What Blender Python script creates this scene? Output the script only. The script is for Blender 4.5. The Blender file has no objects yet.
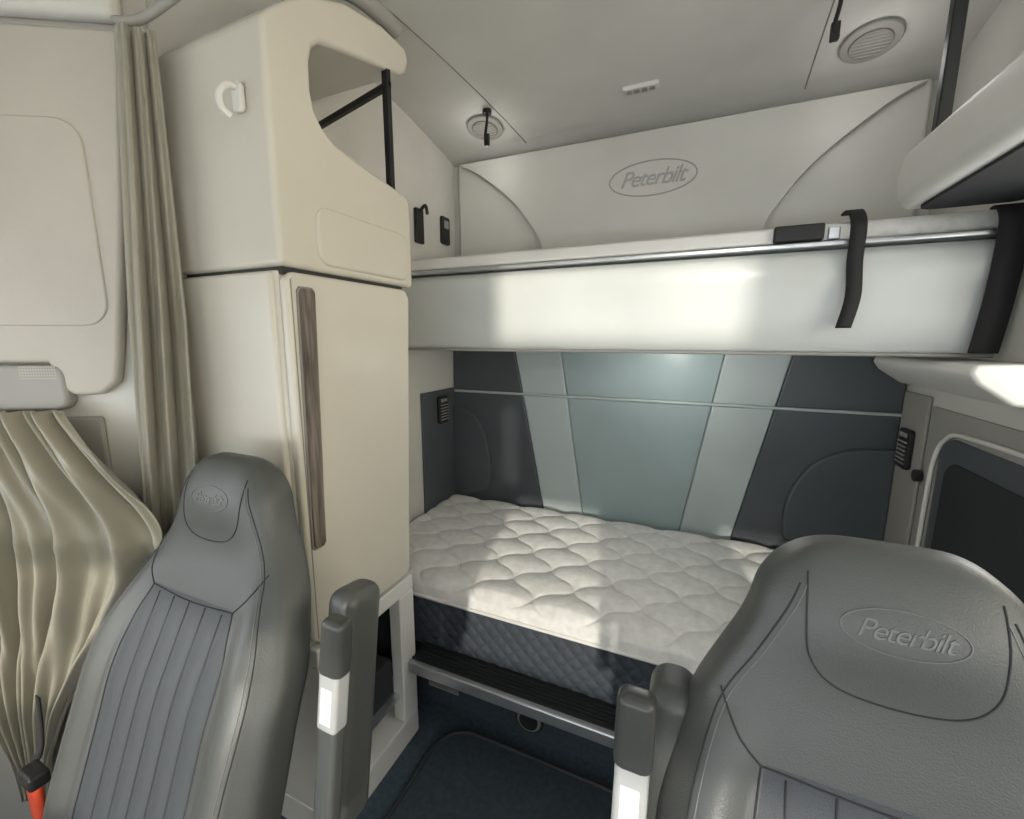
import bpy, math, numpy as np, bmesh
from mathutils import Vector
S=bpy.context.scene
col=S.collection
try:
    S.view_settings.view_transform='Standard'
except Exception as e: print(e)

# ---------------------------------------------------------------- materials
def mat(name,c,rough=.6,metal=0,bump=0,bscale=200,var=.06,vscale=3,c2=None,spec=.4,sheen=0,wood=False):
    m=bpy.data.materials.new(name); m.use_nodes=True
    nt=m.node_tree; b=nt.nodes['Principled BSDF']
    b.inputs['Roughness'].default_value=rough; b.inputs['Metallic'].default_value=metal
    b.inputs['Specular IOR Level'].default_value=spec
    if sheen: b.inputs['Sheen Weight'].default_value=sheen
    tc=nt.nodes.new('ShaderNodeTexCoord')
    mp=nt.nodes.new('ShaderNodeMapping'); nt.links.new(tc.outputs['Object'],mp.inputs[0])
    if wood: mp.inputs['Scale'].default_value=(40,40,3)
    n=nt.nodes.new('ShaderNodeTexNoise'); n.inputs['Scale'].default_value=vscale; n.inputs['Detail'].default_value=4
    nt.links.new(mp.outputs[0],n.inputs['Vector'])
    r=nt.nodes.new('ShaderNodeValToRGB')
    a=[x*(1-var) for x in c]; d=[min(1,x*(1+var)) for x in (c2 or c)]
    r.color_ramp.elements[0].color=(*a,1); r.color_ramp.elements[1].color=(*d,1)
    r.color_ramp.elements[0].position=.3; r.color_ramp.elements[1].position=.7
    nt.links.new(n.outputs['Fac'],r.inputs[0]); nt.links.new(r.outputs[0],b.inputs['Base Color'])
    if bump:
        n2=nt.nodes.new('ShaderNodeTexNoise'); n2.inputs['Scale'].default_value=bscale; n2.inputs['Detail'].default_value=3
        nt.links.new(tc.outputs['Object'],n2.inputs['Vector'])
        bp=nt.nodes.new('ShaderNodeBump'); bp.inputs['Strength'].default_value=bump; bp.inputs['Distance'].default_value=.002
        nt.links.new(n2.outputs['Fac'],bp.inputs['Height']); nt.links.new(bp.outputs[0],b.inputs['Normal'])
    return m
M={}
M['wall']=mat('wall_vinyl_light',(.56,.55,.51),.45,bump=.25)
M['ceil']=mat('headliner',(.56,.55,.515),.8,bump=.3,bscale=400)
M['beige']=mat('cabinet_plastic',(.54,.515,.445),.27,bump=.12,bscale=300,var=.04)
M['panel']=mat('pillar_panel',(.44,.415,.365),.55,bump=.3)
M['grille']=mat('grille_plastic',(.30,.29,.27),.6)
M['seat']=mat('seat_vinyl_grey',(.068,.072,.069),.40,bump=.3,bscale=450,var=.08,spec=.5)
M['seat2']=mat('seat_fabric_slate',(.056,.063,.070),.5,bump=.5,bscale=500,var=.06,spec=.35)
M['seam']=mat('seam_thread',(.025,.026,.028),.7)
M['seamg']=mat('headliner_seam',(.22,.21,.19),.8)
M['emb']=mat('embossing',(.14,.144,.14),.4)
M['embw']=mat('embossing_light',(.36,.355,.34),.45)
M['curt']=mat('curtain_satin',(.27,.255,.20),.40,bump=.2,bscale=500,var=.08,sheen=.3)
M['padD']=mat('pad_dark_grey',(.070,.080,.088),.36,bump=.3,bscale=300)
M['padM']=mat('pad_sage_grey',(.29,.36,.36),.32,bump=.25,bscale=300)
M['padL']=mat('pad_silver',(.42,.47,.465),.32,bump=.25,bscale=300)
M['bunk']=mat('bunk_vinyl',(.53,.55,.535),.28,bump=.15,bscale=200)
M['white']=mat('white_plastic',(.66,.65,.62),.35)
M['alu']=mat('brushed_aluminium',(.62,.64,.66),.3,metal=.85)
M['alup']=mat('satin_silver_plastic',(.55,.56,.56),.3,metal=.4)
M['cap']=mat('dark_grey_plastic',(.05,.052,.05),.3)
M['blk']=mat('black_plastic',(.012,.012,.013),.45)
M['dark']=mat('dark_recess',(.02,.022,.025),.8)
M['navy']=mat('mattress_border_navy',(.040,.048,.060),.7,bump=.4,bscale=600)
M['matt']=mat('mattress_ticking',(.66,.65,.63),.7,bump=.8,bscale=350,var=.10,vscale=30,sheen=.2)
M['floor']=mat('carpet_blue_grey',(.055,.078,.10),.95,bump=.8,bscale=500,var=.25,vscale=60)
M['mat']=mat('rubber_mat',(.04,.055,.07),.75,bump=.6,bscale=200,var=.2,vscale=60)
M['wood']=mat('wood_trim',(.085,.07,.06),.6,var=.3,vscale=2,c2=(.17,.145,.125),wood=True,spec=.2)
M['orange']=mat('belt_orange',(.64,.075,.03),.6)
M['belt']=mat('webbing_black',(.015,.015,.016),.8)
M['strut']=mat('step_ribbed',(.03,.033,.04),.5)

# ---------------------------------------------------------------- helpers
def empty(name):
    e=bpy.data.objects.new(name,None); col.objects.link(e); e.empty_display_size=.05; return e
def mk(name,verts,faces,m,par=None,smooth=False,bevel=0,seg=3,sub=0,solid=0):
    me=bpy.data.meshes.new(name); me.from_pydata([tuple(v) for v in verts],[],faces)
    me.validate(); me.update()
    ms=m if isinstance(m,list) else [m]
    for k in ms: me.materials.append(M[k] if isinstance(k,str) else k)
    bm=bmesh.new(); bm.from_mesh(me); bmesh.ops.recalc_face_normals(bm,faces=bm.faces); bm.to_mesh(me); bm.free()
    o=bpy.data.objects.new(name,me); col.objects.link(o)
    if smooth or bevel:
        for p in me.polygons: p.use_smooth=True
    if solid:
        s=o.modifiers.new('s','SOLIDIFY'); s.thickness=solid; s.offset=0
    if bevel:
        b=o.modifiers.new('b','BEVEL'); b.width=bevel; b.segments=seg; b.limit_method='ANGLE'; b.angle_limit=math.radians(35); b.harden_normals=False
        w=o.modifiers.new('w','WEIGHTED_NORMAL'); w.keep_sharp=False
    if sub:
        s=o.modifiers.new('ss','SUBSURF'); s.levels=sub; s.render_levels=sub
    if par: o.parent=par
    return o
def box(name,x0,x1,y0,y1,z0,z1,m,par=None,bevel=0,seg=3):
    v=[(x,y,z) for z in(z0,z1) for y in(y0,y1) for x in(x0,x1)]
    f=[(0,2,3,1),(4,5,7,6),(0,1,5,4),(2,6,7,3),(0,4,6,2),(1,3,7,5)]
    return mk(name,v,f,m,par,bevel=bevel,seg=seg)
def prism(name,prof,ax,a,b,m,par=None,bevel=0,seg=3):
    n=len(prof)
    def P(p,t):
        if ax=='x': return (t,p[0],p[1])
        if ax=='y': return (p[0],t,p[1])
        return (p[0],p[1],t)
    v=[P(p,a) for p in prof]+[P(p,b) for p in prof]
    f=[tuple(range(n)),tuple(range(2*n-1,n-1,-1))]+[(i,(i+1)%n,n+(i+1)%n,n+i) for i in range(n)]
    return mk(name,v,f,m,par,bevel=bevel,seg=seg)
def grid(name,fn,nu,nv,m,par=None,solid=0,matf=None):
    v=[fn(i/nu,j/nv) for j in range(nv+1) for i in range(nu+1)]
    f=[(j*(nu+1)+i,j*(nu+1)+i+1,(j+1)*(nu+1)+i+1,(j+1)*(nu+1)+i) for j in range(nv) for i in range(nu)]
    o=mk(name,v,f,m,par,smooth=True,solid=solid); return o
def tube(name,pts,r,m,par=None,cyc=False,res=4):
    c=bpy.data.curves.new(name,'CURVE'); c.dimensions='3D'; s=c.splines.new('POLY'); s.points.add(len(pts)-1)
    for q,p in zip(s.points,pts): q.co=(*p,1)
    s.use_cyclic_u=cyc; c.bevel_depth=r; c.bevel_resolution=res; c.use_fill_caps=True
    t=bpy.data.objects.new('tmp',c); col.objects.link(t)
    bpy.context.view_layer.update()
    me=bpy.data.meshes.new_from_object(t.evaluated_get(bpy.context.evaluated_depsgraph_get()))
    bpy.data.objects.remove(t); me.name=name; me.materials.clear(); me.materials.append(M[m])
    for p in me.polygons: p.use_smooth=True
    o=bpy.data.objects.new(name,me); col.objects.link(o)
    if par:o.parent=par
    return o
def smoothpts(pts,n=10):
    P=[Vector(p) for p in pts]; out=[]
    for i in range(len(P)-1):
        p0=P[max(i-1,0)];p1=P[i];p2=P[i+1];p3=P[min(i+2,len(P)-1)]
        for k in range(n):
            t=k/n
            out.append(.5*((2*p1)+(p2-p0)*t+(2*p0-5*p1+4*p2-p3)*t*t+(3*p1-p0-3*p2+p3)*t**3))
    out.append(P[-1]); return out
def textmesh(name,s,size,shear,fn,m,par,ex=.0008):
    c=bpy.data.curves.new(name,'FONT'); c.body=s; c.size=size; c.shear=shear; c.align_x='CENTER'; c.align_y='CENTER'; c.extrude=ex; c.space_character=.86
    c.offset=-.0001
    t=bpy.data.objects.new('tmp',c); col.objects.link(t); bpy.context.view_layer.update()
    me=bpy.data.meshes.new_from_object(t.evaluated_get(bpy.context.evaluated_depsgraph_get()))
    bpy.data.objects.remove(t)
    for v in me.vertices: v.co=Vector(fn(v.co.x,v.co.y,v.co.z))
    me.materials.clear(); me.materials.append(M[m]); me.name=name
    o=bpy.data.objects.new(name,me); col.objects.link(o); o.parent=par; return o
def cyl(name,c,ax,r,h,m,par=None,n=32,bevel=0,r2=None):
    c=Vector(c); ax=Vector(ax).normalized(); u=ax.orthogonal().normalized(); w=ax.cross(u); r2=r if r2 is None else r2
    v=[c+ (u*math.cos(2*math.pi*i/n)+w*math.sin(2*math.pi*i/n))*r-ax*h/2 for i in range(n)]
    v+=[c+ (u*math.cos(2*math.pi*i/n)+w*math.sin(2*math.pi*i/n))*r2+ax*h/2 for i in range(n)]
    f=[tuple(range(n)),tuple(range(2*n-1,n-1,-1))]+[(i,(i+1)%n,n+(i+1)%n,n+i) for i in range(n)]
    return mk(name,v,f,m,par,bevel=bevel,seg=2)
def rrect(x0,x1,z0,z1,r,n=6):
    out=[]
    for cx,cz,a0 in((x1-r,z1-r,0),(x0+r,z1-r,90),(x0+r,z0+r,180),(x1-r,z0+r,270)):
        for k in range(n+1):
            a=math.radians(a0+90*k/n); out.append((cx+r*math.cos(a),cz+r*math.sin(a)))
    return out

XL,XR,YB=-1.30,.76,2.18
XC=-.27
# ---------------------------------------------------------------- shell
box('floor',-1.95,1.45,-1.15,2.25,-.05,0,'floor')
cp=[(2.26,2.38),(2.19,2.43),(2.10,2.455),(1.95,2.485),(1.75,2.518),(1.5,2.55),(1.2,2.575),(.8,2.58),(-1.15,2.5),(-1.15,2.6),(2.26,2.68)]
prism('ceiling',cp,'x',-1.95,1.45,'ceil')
box('wall_back',XL-.05,XR+.05,YB,YB+.06,0,2.42,'wall')
def wallpoly(name,pts,thick,z0,z1,m):
    v=[];f=[]
    n=len(pts)
    for (x,y),(ox,oy) in zip(pts,thick):
        v+=[(x,y,z0),(x,y,z1),(x+ox,y+oy,z1),(x+ox,y+oy,z0)]
    for i in range(n-1):
        a=4*i;b=a+4
        for k in range(4): f.append((a+k,b+k,b+(k+1)%4,a+(k+1)%4))
    f.append((0,1,2,3)); f.append(tuple(4*(n-1)+k for k in(3,2,1,0)))
    return mk(name,v,f,m)
DX,DY=-1.26,.67       # start of angled pillar
e=Vector((-.87,-.49,0)); nrm=Vector((.49,-.87,0))
P1=(DX+e.x*.7,DY+e.y*.7)
wl=empty('wall_left')
def addp(o,p): o.parent=p; return o
addp(wallpoly('wall_left_sleeper',[(XL,YB+.06),(XL,.69),(DX,DY),P1],[(-.05,0),(-.05,.05),(-.03,.06),(-.05,.06)],0,2.62,'wall'),wl)
xl=P1[0]
addp(box('door_sill',xl-.05,xl,-1.15,P1[1]+.03,0,1.1,'wall'),wl)
addp(box('door_header',xl-.05,xl,-1.15,P1[1]+.03,1.75,2.62,'wall'),wl)
addp(box('front_pillar',xl-.05,xl,-1.15,-.8,1.1,1.75,'wall'),wl)
addp(box('rear_post',xl-.05,xl,0,P1[1]+.03,1.1,1.75,'wall'),wl)
wr=empty('wall_right')
xr=2*XC-P1[0]
WY0,WY1=.74,1.42     # unseen side openings, added to let fill light into the sleeper
addp(wallpoly('wall_right_rear',[(XR,YB+.06),(XR,WY1)],[(.05,0),(.05,0)],0,2.62,'wall'),wr)
addp(box('below_fill_opening',XR,XR+.05,WY0,WY1,0,1.28,'wall'),wr)
addp(box('between_fill_openings',XR,XR+.05,WY0,WY1,1.82,2.07,'wall'),wr)
addp(box('above_fill_opening',XR,XR+.05,WY0,WY1,2.44,2.62,'wall'),wr)
addp(wallpoly('wall_right_front',[(XR,WY0),(XR,.69),(2*XC-DX,DY),(xr,P1[1])],[(.05,0),(.05,.05),(.03,.06),(.05,.06)],0,2.62,'wall'),wr)
addp(box('door_sill_r',xr,xr+.05,-1.15,P1[1]+.03,0,1.0,'wall'),wr)
addp(box('door_header_r',xr,xr+.05,-1.15,P1[1]+.03,1.95,2.62,'wall'),wr)
addp(box('front_pillar_r',xr,xr+.05,-1.15,-.8,1.0,1.95,'wall'),wr)
wn=empty('fill_opening_1')  # rims around the two unseen openings added for fill light
tube('fill_opening_rim',[(XR-.003,y,z) for y,z in rrect(WY0,WY1,1.28,1.82,.02,3)],.010,'blk',wn,cyc=True)
wn=empty('fill_opening_2')
tube('fill_opening_rim',[(XR-.003,y,z) for y,z in rrect(WY0,WY1,2.07,2.44,.02,3)],.010,'blk',wn,cyc=True)
wf=empty('wall_front')
addp(box('cowl',xl-.05,xr+.05,-1.2,-1.15,0,.85,'grille'),wf)
addp(box('windshield_header',xl-.05,xr+.05,-1.2,-1.15,2.35,2.62,'wall'),wf)
addp(box('sun_slot_rail',xl-.05,xr+.05,-1.2,-1.15,1.82,2.06,'wall'),wf)  # lower edge of an unseen slot, added to throw sun onto the bunk
addp(box('sun_slot_side_l',xl-.05,-.15,-1.2,-1.15,2.06,2.35,'wall'),wf)
addp(box('sun_slot_side_r',.75,xr+.05,-1.2,-1.15,2.06,2.35,'wall'),wf)
addp(box('sun_split_post',XC-.04,XC+.04,-1.2,-1.15,.85,1.82,'grille'),wf)  # unseen centre post, added to shape the sun patches
for a,b in((xl+.15,XC-.05),(XC+.05,xr-.15)):
    box('sun_blocker',a,b,-1.06,-1.04,1.26,1.83,'panel',None,bevel=.008)  # unseen boards, added to keep direct sun off seats and mattress

# ---------------------------------------------------------------- back wall upholstery
up=empty('upholstered_wall_panel')
def ob(z): return .475+(z-.62)*.2
def ib(z): return .25+(z-.62)*.16
rows=[(.50,1.197),(1.205,1.47)]
for r,(z0,z1) in enumerate(rows):
    L0,L1=XL+.005,XR-.005
    bd=[(L0,L0),(XC-ob(z0),XC-ob(z1)),(XC-ib(z0),XC-ib(z1)),(XC+ib(z0),XC+ib(z1)),(XC+ob(z0),XC+ob(z1)),(L1,L1)]
    for k,mm in enumerate(['padD','padL','padM','padL','padD']):
        a,b=bd[k],bd[k+1]; g=.0008
        prism(f'pad_{r}_{k}',[(a[0]+g,z0),(b[0]-g,z0),(b[1]-g,z1),(a[1]+g,z1)],'y',2.125,YB-.002,mm,up,bevel=.008,seg=4)
tube('piping',[(XL+.01,2.124,1.201),(XR-.01,2.124,1.201)],.007,'padL',up)
prism('bolster_l',[(XL+.01,.55)]+[(XL+.01+.24*math.cos(a)**.8 if math.cos(a)>0 else XL+.01,.75+.36*math.sin(a)) for a in np.linspace(-.3,math.pi/2-.01,14)]+[(XL+.01,1.11)],'y',2.10,2.13,'padD',up,bevel=.012)
prism('bolster_r',[(XR-.01,.55)]+[(XR-.01-.36*math.cos(a)**.7,.72+.34*math.sin(a)) for a in np.linspace(-.3,math.pi/2-.01,14)]+[(XR-.01,1.06)],'y',2.10,2.13,'padD',up,bevel=.012)

# upper back pad
ub=empty('headboard_panel')
box('backing',XC-.98,XC+.98,2.14,YB-.002,1.60,2.42,'wall',ub,bevel=.02)
lp=smoothpts([(XC-.95,0,2.395),(XC-.84,0,2.34),(XC-.66,0,2.20),(XC-.55,0,2.07),(XC-.48,0,1.93),(XC-.47,0,1.62)],8)
poly=[(p.x,p.z) for p in lp]; poly=poly+[(2*XC-x,z) for x,z in reversed(poly)]
prism('raised_pad',poly,'y',2.10,2.15,'wall',ub,bevel=.03,seg=6)
ringc=(XC+.03,2.20)
tube('badge_ring',[(ringc[0]+.185*math.cos(a),2.099,ringc[1]+.072*math.sin(a)) for a in np.linspace(0,2*math.pi,64,endpoint=False)],.003,'embw',ub,cyc=True)
textmesh('badge_script','Peterbilt',.095,.35,lambda x,y,z:(ringc[0]+x,2.098-z,ringc[1]+y),'embw',ub,.002)

# ---------------------------------------------------------------- ceiling details
def cz(y):
    ys=[p[0] for p in cp[:9]][::-1]; zs=[p[1] for p in cp[:9]][::-1]
    return float(np.interp(y,ys,zs))
tr=empty('trim_ceiling_seam')
tube('seam_0',[(XC-.58-.14*(2.1-y)/.7,y,cz(y)) for y in np.linspace(2.12,1.25,24)],.0025,'seamg',tr)
tube('seam_1',[(XC+.58,y,cz(y)) for y in np.linspace(2.12,1.4,24)],.0025,'seamg',tr)
def dome(nm,x,y):
    E=empty(nm); z=cz(y); s=(cz(y+.02)-cz(y-.02))/.04
    ax=Vector((0,s,-1)).normalized()
    c=Vector((x,y,z))
    cyl('bezel',c+ax*.008,ax,.085,.012,'grille',E,bevel=.004)
    cyl('lens',c+ax*.015,ax,.06,.01,'seamg',E,bevel=.003)
    for k in range(-3,4):
        w=math.sqrt(.055**2-(k*.015)**2)
        d=Vector((0,1,s)).normalized()
        tube(f'louvre_{k+3}',[c+ax*.0205+d*k*.015-Vector((w,0,0)),c+ax*.0205+d*k*.015+Vector((w,0,0))],.002,'grille',E)
    return E
dome('dome_lamp',XC-.72,1.96); dome('dome_lamp',XC+.73,1.95)
v=empty('ceiling_vent'); y=1.93
box('plate',-.35,-.21,y-.02,y+.02,cz(y)-.012,cz(y)+.01,'white',v,bevel=.004)
for k in range(4): box(f'slot_{k}',-.335+k*.03,-.315+k*.03,y-.012,y+.012,cz(y)-.0145,cz(y)-.01,'grille',v)
def hook(nm,x,y):
    E=empty(nm); z=cz(y)
    tube('loop',smoothpts([(x,y,z),(x+.005,y-.01,z-.05),(x-.005,y-.01,z-.12),(x+.01,y,z-.14)],6),.006,'belt',E)
    box('clip',x-.012,x+.012,y-.012,y+.005,z-.15,z-.10,'blk',E,bevel=.004)
    cyl('mount',(x,y,z-.010),(0,0,1),.02,.016,'blk',E)
hook('strap_hook',XC-.66,1.86); hook('strap_hook',XC+.58,1.70)

# ---------------------------------------------------------------- upper bunk
bk=empty('upper_bunk')
X0,X1=XL+.01,XR-.01
prism('bunk_body',[(1.625,1.455),(1.605,1.49),(1.592,1.58),(1.590,1.64),(1.575,1.69),(1.590,1.745),(1.615,1.765),(2.09,1.775),(2.09,1.50)],'x',X0,X1,'bunk',bk,bevel=.010,seg=4)
box('rail_lower',X0,X1,1.585,1.625,1.770,1.785,'alu',bk,bevel=.004)
box('rail_upper',X0,X1-.36,1.60,1.65,1.79,1.835,'white',bk,bevel=.008)
tube('bottom_piping',[(X0,1.622,1.452),(X1,1.622,1.452)],.006,'grille',bk)
box('bunk_mattress',X0,X1,1.63,2.08,1.775,1.848,'matt',bk,bevel=.03)
box('latch',.19,.32,1.583,1.612,1.790,1.838,'blk',bk,bevel=.006)
box('latch_tab',.33,.36,1.59,1.612,1.79,1.825,'alu',bk,bevel=.004)
box('fill_lamp_housing',-.32,-.02,1.80,1.84,1.475,1.495,'white',bk,bevel=.004)  # invented housing for the added fill lamp below the bunk
def strap(nm,pts,w,t=.004,m='belt'):
    P=smoothpts(pts,6); v=[];f=[]
    for p in P: v+=[(p.x-w/2,p.y,p.z),(p.x+w/2,p.y,p.z)]
    for i in range(len(P)-1): f.append((2*i,2*i+1,2*i+3,2*i+2))
    return mk(nm,v,f,m,smooth=True,solid=t)
strap('pull_strap',[(.39,1.66,1.87),(.39,1.60,1.865),(.395,1.565,1.82),(.395,1.562,1.72),(.40,1.558,1.62),(.385,1.555,1.53)],.038,.006)
strap('pull_strap',[(.72,1.62,1.842),(.72,1.59,1.838),(.72,1.565,1.78),(.715,1.562,1.62),(.705,1.57,1.46)],.06,.006)

# ---------------------------------------------------------------- lower bunk
bed=empty('lower_bunk')
MX0,MX1,MY0,MY1,MZ=XL+.012,XR-.025,1.225,2.095,.598
def quilt(x,y):
    p=x/.24+y/.215; q=x/.24-y/.215
    p2=p+.065*math.sin(2*math.pi*q); q2=q+.065*math.sin(2*math.pi*p)
    return (abs(math.sin(math.pi*p2))*abs(math.sin(math.pi*q2)))**.32
def top(u,v):
    x=MX0+(MX1-MX0)*u; 
    y=MY0+(MY1-MY0)*v
    ed=min(y-MY0,MY1-y,.06)/.06; ex=min(x-MX0,MX1-x,.04)/.04
    h=quilt(x,y)*.019*min(1,.3+ed)
    z=MZ-.018+h-.03*(1-math.sqrt(max(0,1-(1-ed)**2)))-.02*(1-ex)**2
    if v==0: z=MZ-.07
    if v==1: z=MZ-.1
    return (x,y,z)
grid('mattress_top',top,460,210,'matt',bed)
def side(u,v):
    x=MX0+(MX1-MX0)*u; z=.335+(MZ-.065-.335)*v
    p=x/.055+z/.055; q=x/.055-z/.055
    h=(abs(math.sin(math.pi*p))*abs(math.sin(math.pi*q)))**.5*.006
    return (x,MY0+.004-h-.008*math.sin(math.pi*v)**.5,z)
grid('mattress_side',side,560,50,'navy',bed)
box('mattress_core',MX0,MX1,MY0+.005,MY1-.005,.335,MZ-.09,'navy',bed)
tube('mattress_tape',[(MX0,MY0-.002,MZ-.068),(MX1,MY0-.002,MZ-.068)],.006,'white',bed)
box('bunk_deck',MX0,MX1,1.22,MY1,.29,.335,'strut',bed,bevel=.003)
DXL=-.895
box('step_deck',DXL,MX1,1.13,1.23,.295,.336,'strut',bed,bevel=.003)
for k in range(6): box(f'deck_rib_{k}',DXL,MX1,1.135+k*.015,1.141+k*.015,.335,.341,'blk',bed)
box('deck_edge',DXL,MX1,1.108,1.132,.295,.338,'alu',bed,bevel=.006)
box('bunk_riser',DXL-.3,MX1,1.30,1.33,0,.29,'mat',bed)
for k in range(8): box(f'vent_slat_{k}',-.94,-.80,1.292,1.301,.075+k*.013,.081+k*.013,'grille',bed)
cyl('heater_port_ring',(-.49,1.294,.095),(0,1,0),.058,.02,'blk',bed,bevel=.004)
cyl('heater_port_rim',(-.49,1.286,.095),(0,1,0),.047,.008,'seamg',bed,bevel=.002)
cyl('heater_port_core',(-.49,1.281,.095),(0,1,0),.036,.008,'blk',bed)
mtp=rrect(-.80,.0,-.6,1.22,.12,8)
prism('floor_mat',[(x,y) for x,y in mtp],'z',.0,.012,'mat',None,bevel=.004)
fm=bpy.data.objects['floor_mat']
tube('mat_edge',[(x,y,.014) for x,y in mtp],.008,'strut',fm,cyc=True)

# ---------------------------------------------------------------- tall cabinet
cb=empty('tall_storage_cabinet')
CX0,CX1=-1.285,-.90
prof=[(.725,1.668),(1.232,1.668),(1.234,1.935),(1.215,1.952),(1.15,1.965),(1.0,1.985),(.92,2.0),(.885,2.02),(.862,2.05),(.855,2.09),(.857,2.15),(.868,2.19),(.893,2.215),(.93,2.228),(1.0,2.248),(1.1,2.275),(1.21,2.305),(1.24,2.325),(1.255,2.36),(1.24,2.395),(1.13,2.395),(.98,2.36),(.84,2.29),(.755,2.21),(.73,2.18)]
prism('upper_shell',prof,'x',CX0,CX1,'beige',cb,bevel=.014,seg=5)
prism('lower_body',[(CX0,.73),(-.94,.73),(-.925,.735),(-.925,1.185),(CX0,1.185)],'z',.66,1.66,'beige',cb,bevel=.006)
box('seam_core',CX0+.01,-.915,.74,1.19,1.65,1.68,'seam',cb)
box('front_panel',CX0,-.935,.72,.745,.66,1.658,'beige',cb,bevel=.010)
dp=[(.730,.69),(.750,.668),(1.135,.668),(1.153,.69),(1.208,1.63),(1.19,1.658),(.757,1.658),(.737,1.64)]
prism('cabinet_door',dp,'x',-.928,-.90,'beige',cb,bevel=.010,seg=5)
prism('door_edge_line',[(.744,.69),(.747,.69),(.751,1.64),(.748,1.64)],'x',-.91,-.8992,'seamg',cb)
prism('upper_relief',[(y,z) for y,z in rrect(.835,1.205,1.685,1.83,.04,6)],'x',-.91,-.893,'beige',cb,bevel=.010,seg=5)
prism('door_pull_wood',[(.750,.96),(.756,.95),(.782,.95),(.788,.96),(.812,1.61),(.806,1.62),(.772,1.62),(.766,1.61)],'x',-.905,-.890,'wood',cb,bevel=.003)
prism('door_pull_rim',[(.746,.955),(.754,.945),(.784,.945),(.792,.955),(.816,1.615),(.808,1.625),(.770,1.625),(.762,1.615)],'x',-.905,-.895,'seamg',cb,bevel=.002)
box('cubby_post',-.925,-.905,1.145,1.165,1.955,2.30,'blk',cb,bevel=.002)
v=[( -.905,1.15,2.245),(-.905,1.165,2.245),(-.905,1.165,2.262),(-.905,1.15,2.262),(CX0,1.20,2.205),(CX0,1.215,2.205),(CX0,1.215,2.222),(CX0,1.20,2.222)]
mk('cubby_bar',v,[(0,1,2,3),(7,6,5,4),(0,4,5,1),(1,5,6,2),(2,6,7,3),(3,7,4,0)],'blk',cb)
tube('shadow_gap_band',smoothpts([(-.915,.78,2.265),(-.915,.86,2.335),(-.915,.98,2.40),(-.915,1.10,2.43),(-.925,1.22,2.44)],8),.025,'grille',cb)  # dark tube standing in for the shaded gap between header and ceiling
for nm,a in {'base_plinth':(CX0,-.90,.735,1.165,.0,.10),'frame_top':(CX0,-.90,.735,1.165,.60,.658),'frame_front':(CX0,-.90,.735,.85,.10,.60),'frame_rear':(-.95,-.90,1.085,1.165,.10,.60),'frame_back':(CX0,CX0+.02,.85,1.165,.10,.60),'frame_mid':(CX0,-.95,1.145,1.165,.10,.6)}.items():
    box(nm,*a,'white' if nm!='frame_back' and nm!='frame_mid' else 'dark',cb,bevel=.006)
box('inner_shelf',CX0+.02,-.92,.85,1.15,.20,.215,'alu',cb)
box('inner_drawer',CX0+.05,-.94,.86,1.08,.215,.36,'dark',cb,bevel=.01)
hk=empty('coat_hook')
prism('hook_plate',[(x,z) for x,z in rrect(-.995,-.965,2.0,2.06,.01,4)],'y',.714,.7275,'white',hk,bevel=.004)
tube('hook_arm',smoothpts([(-.98,.72,2.05),(-.982,.695,2.045),(-.985,.68,2.02),(-.985,.683,1.995),(-.983,.70,1.985)],5),.007,'white',hk)

# ---------------------------------------------------------------- angled pillar panels
def dpnt(s,off,z): 
    p=Vector((DX,DY,0))+e*s+nrm*off; return (p.x,p.y,z)
def dprism(name,prof,o0,o1,m,par=None,bevel=0,seg=3):
    n=len(prof); v=[dpnt(s,o0,z) for s,z in prof]+[dpnt(s,o1,z) for s,z in prof]
    f=[tuple(range(n)),tuple(range(2*n-1,n-1,-1))]+[(i,(i+1)%n,n+(i+1)%n,n+i) for i in range(n)]
    return mk(name,v,f,m,par,bevel=bevel,seg=seg)
pp=empty('pillar_trim_panel')
dprism('main_panel',[(.0,2.19),(.66,2.19),(.66,1.44),(.27,1.44),(.255,1.38),(.22,1.355),(.16,1.36),(.12,1.39),(.105,1.46),(.05,1.8)],.0,.03,'panel',pp,bevel=.012,seg=4)
dprism('header_roll',[(.0,2.205),(.66,2.205),(.66,2.48),(.0,2.48)],.0,.05,'ceil',pp,bevel=.02,seg=4)
dprism('recess_panel',[(s,z) for s,z in rrect(.11,.62,1.53,2.0,.06,6)],.025,.034,'panel',pp,bevel=.009,seg=4)
dprism('lower_panel',[(s,z) for s,z in rrect(.235,.66,1.32,1.435,.03,5)],.0,.035,'grille',pp,bevel=.01)
vv=[];ff=[]
for i in range(14):
    for j in range(5):
        s=.25+i*.006;z=1.40+j*.007;k=len(vv)
        vv+=[dpnt(s,.0355,z),dpnt(s+.004,.0355,z),dpnt(s+.004,.0355,z+.004),dpnt(s,.0355,z+.004)]; ff.append((k,k+1,k+2,k+3))
mk('speaker_slots',vv,ff,'panel',pp)
dprism('lower_pillar',[(.18,.05),(.69,.05),(.69,1.30),(.18,1.30)],.0,.015,'grille',pp,bevel=.01)

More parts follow.
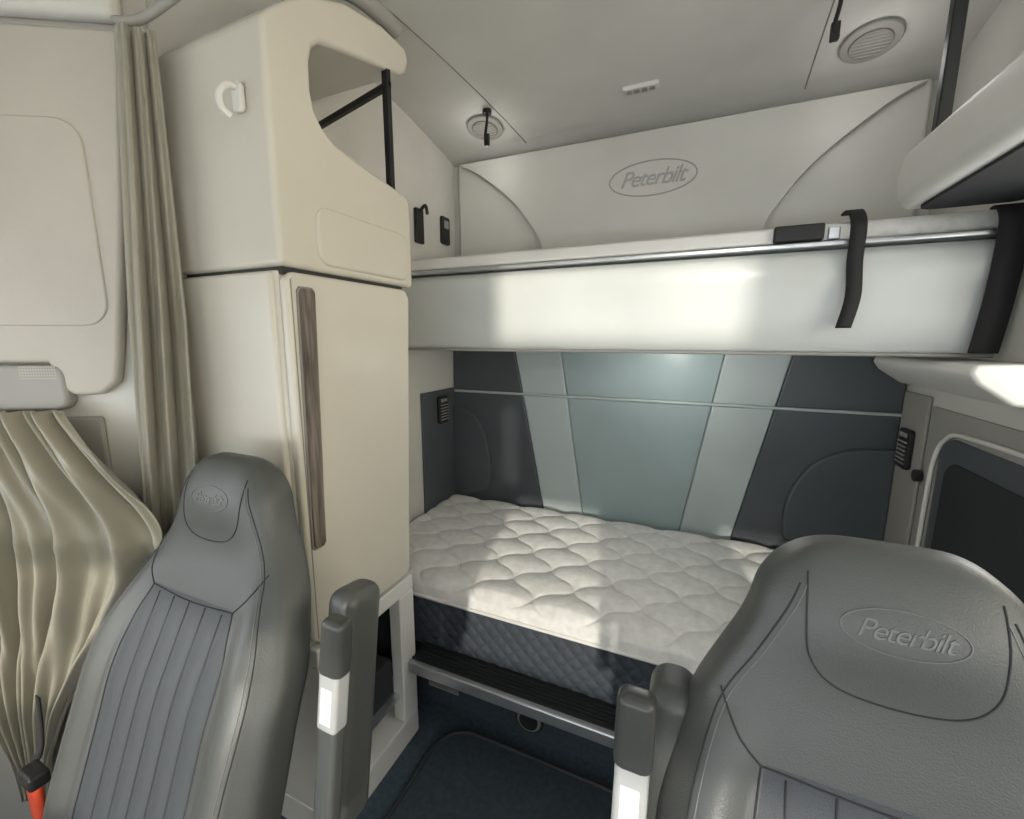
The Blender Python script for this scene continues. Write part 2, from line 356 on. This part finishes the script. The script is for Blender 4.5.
# curtains
def tall(u,v):
    z=.35+(2.19-.35)*v
    zs=[.35,1.0,1.55,2.19]
    A=Vector((np.interp(z,zs,[-1.26,-1.25,-1.24,-1.215]),np.interp(z,zs,[.665,.68,.705,.70]),0))
    B=Vector((np.interp(z,zs,[-1.31,-1.30,-1.28,-1.262]),np.interp(z,zs,[.58,.58,.60,.645]),0))
    p=A+(B-A)*u
    n=Vector((.87,-.5,0))
    uu=u+.04*math.sin(z*2.3+u*4)
    a=.020*math.sin(uu*math.pi*2*2.6+.8)+.009*math.sin(uu*31+z*1.5)+.004*math.sin(uu*17+z*5)
    p=p+n*(a*(.55+.45*min(1,(2.19-z)*1.5))*(.7 if z<1.2 else 1)+.03)
    return (p.x,p.y,z)
grid('privacy_curtain',tall,110,60,'curt',None,solid=.003)
zr=[.20,.33,.50,.66,.82,.92,1.02,1.09,1.17,1.26,1.33]
sR=[.43,.42,.35,.24,.10,.0,-.055,-.02,.07,.16,.225]
sL=[.50,.50,.53,.57,.60,.62,.63,.63,.63,.62,.62]
def fan(u,v):
    z=.22+(1.325-.22)*v
    f=lambda T:sum(np.interp(z+d,zr,T) for d in(-.03,-.015,0,.015,.03))/5
    r=f(sR);l=f(sL); s=r+(l-r)*u
    wd=(l-r)
    uu=u+.07*math.sin(3*z+5*u)*(1-u)+.03*math.sin(9*u)
    amp=.024*min(1,wd/.35)*(.4+.6*min(1,(1.33-z)*4+.2))
    a=amp*math.sin(uu*math.pi*2*6.5+2.2*z)+amp*.5*math.sin(uu*71+5*z)+.007*math.sin(uu*110-z*7)
    off=.065+.12*max(0,1-abs(z-1.02)/.32)*(1-u)
    return dpnt(s,off+a,z)
grid('window_curtain',fan,300,80,'curt',None,solid=.003)
tube('curtain_track',smoothpts([(-1.255,.64,2.205),(-1.22,.67,2.215),(-1.16,.69,2.24),(-1.08,.70,2.27),(-.95,.69,2.34),(-.85,.66,2.44)],8),.010,'grille')

# ---------------------------------------------------------------- seats
def sm(z,zs,vs): return sum(float(np.interp(z+d,zs,vs)) for d in(-.03,-.015,0,.015,.03))/5
def seat(X0,Y0,wl_,rec,pad,stem):
    E=empty('truck_seat')
    ZT=1.24;R=.09
    def hw(z):
        return sm(z,[.4,.6,.85,.98,1.05,1.12,1.2,1.3],[.25+wl_,.255+wl_,.25+wl_,.222+wl_*.4,.186,.150,.136,.132])
    def th(z): return sm(z,[.4,.9,1.1,1.3],[.14,.13,.11,.09])
    def fy(z): return Y0+sm(z,[.4,.52,.8,1.05,1.17,1.4],[.32-rec,.335-rec,.40-rec*.6,.475,.50,.53])
    def cap(z):
        q=max(0,(z-(ZT-R))/R); return math.sqrt(max(0.0,1-q*q)) if q<1 else 0
    def base(x,z):
        k=cap(z); w=hw(z)*(.30+.70*k) if k<1 else hw(z); d=th(z)/2
        if k==0: k=1e-3
        c=fy(z)+d
        return w,d,c,k
    def front(x,z):
        w,d,c,k=base(x,z); t=min(1,abs(x)/w)
        y=c-d*k**.8*(1-t**4)**.25
        fade=max(0,min(1,(1.02-z)/.14))
        y-=.028*math.exp(-((t-.78)/.16)**2)*fade*min(1,(1-t)*8)
        f2=max(0,min(1,(.95-z)/.04))
        if t<.6: y-=.005*abs(math.sin(math.pi*(x+.0)/.052))*f2
        y-=.012*math.exp(-((z-1.15)/.06)**2)*max(0,1-t*t)
        return y
    nf,nb=120,40
    zz=list(np.linspace(.44,ZT-R,120))+[ZT-R+R*math.sin(a) for a in np.linspace(0.05,math.pi/2-.02,26)]
    V=[];F=[];mi=[]
    for z in zz:
        w,d,c,k=base(0,z)
        for i in range(nf+1):
            ph=-math.pi/2+math.pi*i/nf; x=w*math.sin(ph); V.append((X0+x,front(x,z),z))
        for i in range(1,nb):
            ph=math.pi/2-math.pi*i/nb; s=math.sin(ph); x=w*s; V.append((X0+x,c+d*k**.8*(1-s**4)**.25,z))
    n=nf+nb
    for j in range(len(zz)-1):
        for i in range(n):
            F.append((j*n+i,j*n+(i+1)%n,(j+1)*n+(i+1)%n,(j+1)*n+i))
            ph=-math.pi/2+math.pi*(i+.5)/nf
            mi.append(1 if (i<nf and abs(math.sin(ph))<.56 and zz[j]<.96) else 0)
    F.append(tuple((len(zz)-1)*n+i for i in range(n))); mi.append(0)
    F.append(tuple(range(n))[::-1]); mi.append(0)
    o=mk('backrest',V,F,['seat','seat2'],E,smooth=True)
    for p,k in zip(o.data.polygons,mi): p.material_index=k
    def seam(nm,pts,r=.0014,m='seam',dx=0):
        P=smoothpts([(a,0,b) for a,b in pts],10)
        tube(nm,[(X0+p.x+dx,front(p.x+dx,p.z)-.0002,p.z) for p in P],r,m,E,res=2)
    for k in (-2,-1,0,1,2):
        seam(f'flute_{k+2}',[(k*.052,.46),(k*.052,.7),(k*.052,.955)],.0016)
    W=.25+wl_
    for s in(-1,1):
        seam(f'inner_seam_{s+1}',[(s*(.56*W),.46),(s*.56*W,.7),(s*.56*W,.86),(s*.132,.962)])
        op=[(s*.86*W,.48),(s*.87*W,.7),(s*.86*W,.86),(s*.188,1.0),(s*.143,1.09),(s*.116,1.15),(s*.10,1.19)]
        seam(f'outer_seam_{s+1}',op,.0012,'seam')
        seam(f'outer_stitch_{s+1}',op,.0009,'emb',-s*.007)
        seam(f'bolster_cross_{s+1}',[(s*.132,.962),(s*.16,.99),(s*.182,1.030)])
    seam('yoke_seam',[(-.132,.962),(0,.956),(.132,.962)])
    seam('headrest_seam',[(-.092,1.205),(-.093,1.15),(-.086,1.105),(-.058,1.078),(0,1.07),(.058,1.078),(.086,1.105),(.093,1.15),(.092,1.205)],.0012)
    lx,lz=0.0,1.160
    tube('badge_ring',[(X0+lx+.060*math.cos(a),front(lx+.060*math.cos(a),lz+.025*math.sin(a))-.0003,lz+.025*math.sin(a)) for a in np.linspace(0,2*math.pi,60,endpoint=False)],.001,'emb',E,cyc=True,res=2)
    textmesh('badge_script','Peterbilt',.031,.35,lambda x,y,z:(X0+lx+x,front(lx+x,lz+y)-.0006-z,lz+y),'emb',E,.0005)
    Yc=Y0-rec
    box('cushion',X0-.24,X0+.24,Yc-.10,Yc+.42,.34,.47,'seat2',E,bevel=.05,seg=6)
    for s in(-1,1): box(f'cushion_bolster_{s+1}',X0+s*.23-.04,X0+s*.23+.04,Yc-.10,Yc+.40,.36,.50,'seat',E,bevel=.035,seg=5)
    box('pedestal',X0-.18,X0+.18,Y0-.02,Y0+.36,.06,.37,'blk',E,bevel=.03)
    box('slide_base',X0-.21,X0+.21,Y0-.08,Y0+.38,0,.06,'blk',E,bevel=.01)
    A=empty('armrest'); A.parent=E
    rot=(math.radians(-9),0,0)
    a=box('arm_pad',-.036,.036,-.052,.052,-.25,.25,'seat',A,bevel=.030,seg=6)
    a.location=(pad[0],pad[1],pad[2]-.25); a.rotation_euler=rot
    def part(nm,x,y,z0,z1,m,bv):
        b=box(nm,-x,x,-y,y,z0,z1,m,A,bevel=bv,seg=4); b.location=stem; b.rotation_euler=rot; return b
    part('arm_grip_cap',.026,.020,-.105,0,'cap',.014)
    part('arm_bracket',.0225,.0175,-.20,-.09,'alup',.008)
    part('arm_label',.013,.0185,-.185,-.12,'white',.002)
    part('arm_stem',.022,.016,-.42,-.19,'seat',.01)
    cyl('arm_pivot',((pad[0]*2+X0)/3,Y0+.43-rec,.60),(1,0,0),.035,.10,'blk',A,bevel=.004)
    return E
seat(-.945,.05,.035,.09,(-.620,.575,1.00),(-.558,.505,1.01)); seat(.24,.10,.0,.0,(.000,.60,.985),(-.045,.53,1.03))

# seat belt buckle
sb=empty('seat_belt')
st=strap('belt_tongue',[(-1.256,.30,.30),(-1.252,.295,.45),(-1.25,.295,.56)],.05,.012,'orange'); st.parent=sb
box('buckle_tip',-1.28,-1.22,.28,.315,.555,.59,'blk',sb,bevel=.008)
st=strap('belt_web',[(-1.275,.305,.58),(-1.30,.33,.60),(-1.42,.37,.64)],.02,.004,'belt'); st.parent=sb

# ---------------------------------------------------------------- right side
sh=empty('overhead_shelf')
pr=[(.49,1.875),(.485,1.95),(.495,2.01),(.54,2.035),(.60,2.02),(.60,1.93),(.755,1.93),(.755,1.865),(.52,1.86)]
prism('shelf_body',pr,'y',.62,1.64,'white',sh,bevel=.02,seg=5)
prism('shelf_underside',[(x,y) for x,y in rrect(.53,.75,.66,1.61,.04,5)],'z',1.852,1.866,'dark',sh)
box('shelf_support',.545,.575,1.60,1.63,1.95,2.53,'blk',sh,bevel=.004)
ls=empty('side_tray')
prism('tray_body',[(.64,1.385),(.62,1.415),(.63,1.435),(.755,1.44),(.755,1.33),(.71,1.335)],'y',1.42,2.08,'white',ls,bevel=.015,seg=4)
def vent(nm,x,sg,y,z):
    E=empty(nm)
    prism('frame',[(yy,zz) for yy,zz in rrect(y-.045,y+.045,z-.075,z+.075,.015,4)],'x',x,x+sg*.018,'blk',E,bevel=.004)
    prism('recess',[(yy,zz) for yy,zz in rrect(y-.034,y+.034,z-.06,z+.035,.008,3)],'x',x+sg*.016,x+sg*.0195,'dark',E)
    for k in range(6): box(f'slat_{k}',*sorted((x+sg*.016,x+sg*.024)),y-.034,y+.034,z-.055+k*.016,z-.050+k*.016,'grille',E)
    for k in range(2): box(f'button_{k}',*sorted((x+sg*.016,x+sg*.022)),y-.03+k*.032,y-.004+k*.032,z+.045,z+.062,'grille',E,bevel=.002)
box('trim_1',XR-.012,XR,1.92,2.12,.56,1.30,'grille',None,bevel=.005)
box('trim_2',XL,XL+.012,1.80,2.12,.56,1.22,'padD',None,bevel=.005)
vent('air_vent',XR-.012,-1,2.02,1.09)
vent('air_vent',XL+.012,1,1.98,1.11)
cyl('wall_knob',(XR-.02,1.90,1.02),(1,0,0),.022,.02,'blk',None,bevel=.003)
sw=empty('wall_switch')
prism('plate',[(y,z) for y,z in rrect(2.03,2.11,2.0,2.14,.012,4)],'x',XL,XL+.014,'blk',sw,bevel=.003)
box('rocker',XL+.012,XL+.02,2.05,2.09,2.08,2.12,'grille',sw,bevel=.003)
box('socket',XL+.012,XL+.017,2.05,2.09,2.02,2.06,'seam',sw,bevel=.003)
bm_=empty('wall_bracket')
box('bracket_plate',XL,XL+.02,1.80,1.86,1.96,2.12,'blk',bm_,bevel=.005)
tube('bracket_arm',smoothpts([(XL+.02,1.83,2.11),(XL+.05,1.83,2.13),(XL+.06,1.83,2.09)],5),.008,'blk',bm_)
sd=empty('door_1')
prism('door_leaf',[(y,z) for y,z in rrect(.90,1.80,.62,1.19,.08,8)],'x',XR-.014,XR-.001,'padD',sd,bevel=.006)
prism('door_inset',[(y,z) for y,z in rrect(.95,1.74,.66,1.12,.06,8)],'x',XR-.02,XR-.01,'dark',sd,bevel=.004)
tube('door_seal',smoothpts([(XR-.015,1.83,.64),(XR-.015,1.83,.95),(XR-.015,1.82,1.10),(XR-.015,1.77,1.18),(XR-.015,1.66,1.21),(XR-.015,1.2,1.22)],8),.007,'white',sd)
box('trim_3',XR-.008,XR,.86,1.90,.56,1.27,'grille')

# ---------------------------------------------------------------- light
w=bpy.data.worlds.new('World'); S.world=w; w.use_nodes=True
nt=w.node_tree; bg=nt.nodes['Background']; bg.inputs[1].default_value=5.9
tc=nt.nodes.new('ShaderNodeTexCoord'); sx=nt.nodes.new('ShaderNodeSeparateXYZ'); nt.links.new(tc.outputs['Generated'],sx.inputs[0])
rp=nt.nodes.new('ShaderNodeValToRGB'); rp.color_ramp.elements[0].color=(.91,.96,1,1); rp.color_ramp.elements[0].position=.45
rp.color_ramp.elements[1].color=(1.0,.89,.70,1); rp.color_ramp.elements[1].position=.95
nt.links.new(sx.outputs['X'],rp.inputs[0]); nt.links.new(rp.outputs[0],bg.inputs[0])
def plight(nm,loc,en,c=(1,.98,.95),r=.05):
    l=bpy.data.lights.new(nm,'POINT'); l.energy=en; l.color=c; l.shadow_soft_size=r
    o=bpy.data.objects.new(nm,l); o.location=loc; col.objects.link(o)
plight('dome_light',(XC-.72,1.92,2.34),.6); plight('dome_light',(XC+.73,1.88,2.34),.6)
plight('under_bunk_fill',(-.10,1.84,1.44),2.2,c=(1,.98,.93),r=.03)  # added fill lamp, brightens back wall and mattress
sun=bpy.data.lights.new('sun','SUN'); sun.energy=3.0; sun.angle=math.radians(2); sun.color=(1,.94,.82)
so=bpy.data.objects.new('sun',sun); col.objects.link(so)
so.rotation_euler=Vector((-.22,1,-.21)).to_track_quat('-Z','Y').to_euler()
so.location=(0,-3,3)

# ---------------------------------------------------------------- camera
cd=bpy.data.cameras.new('Camera'); cd.sensor_width=36; cd.lens=425/1024*36; cd.clip_start=.02
co=bpy.data.objects.new('Camera',cd); col.objects.link(co); co.location=(0,0,1.5)
co.rotation_euler=(math.radians(90-9.5),0,math.radians(23.5))
S.camera=co
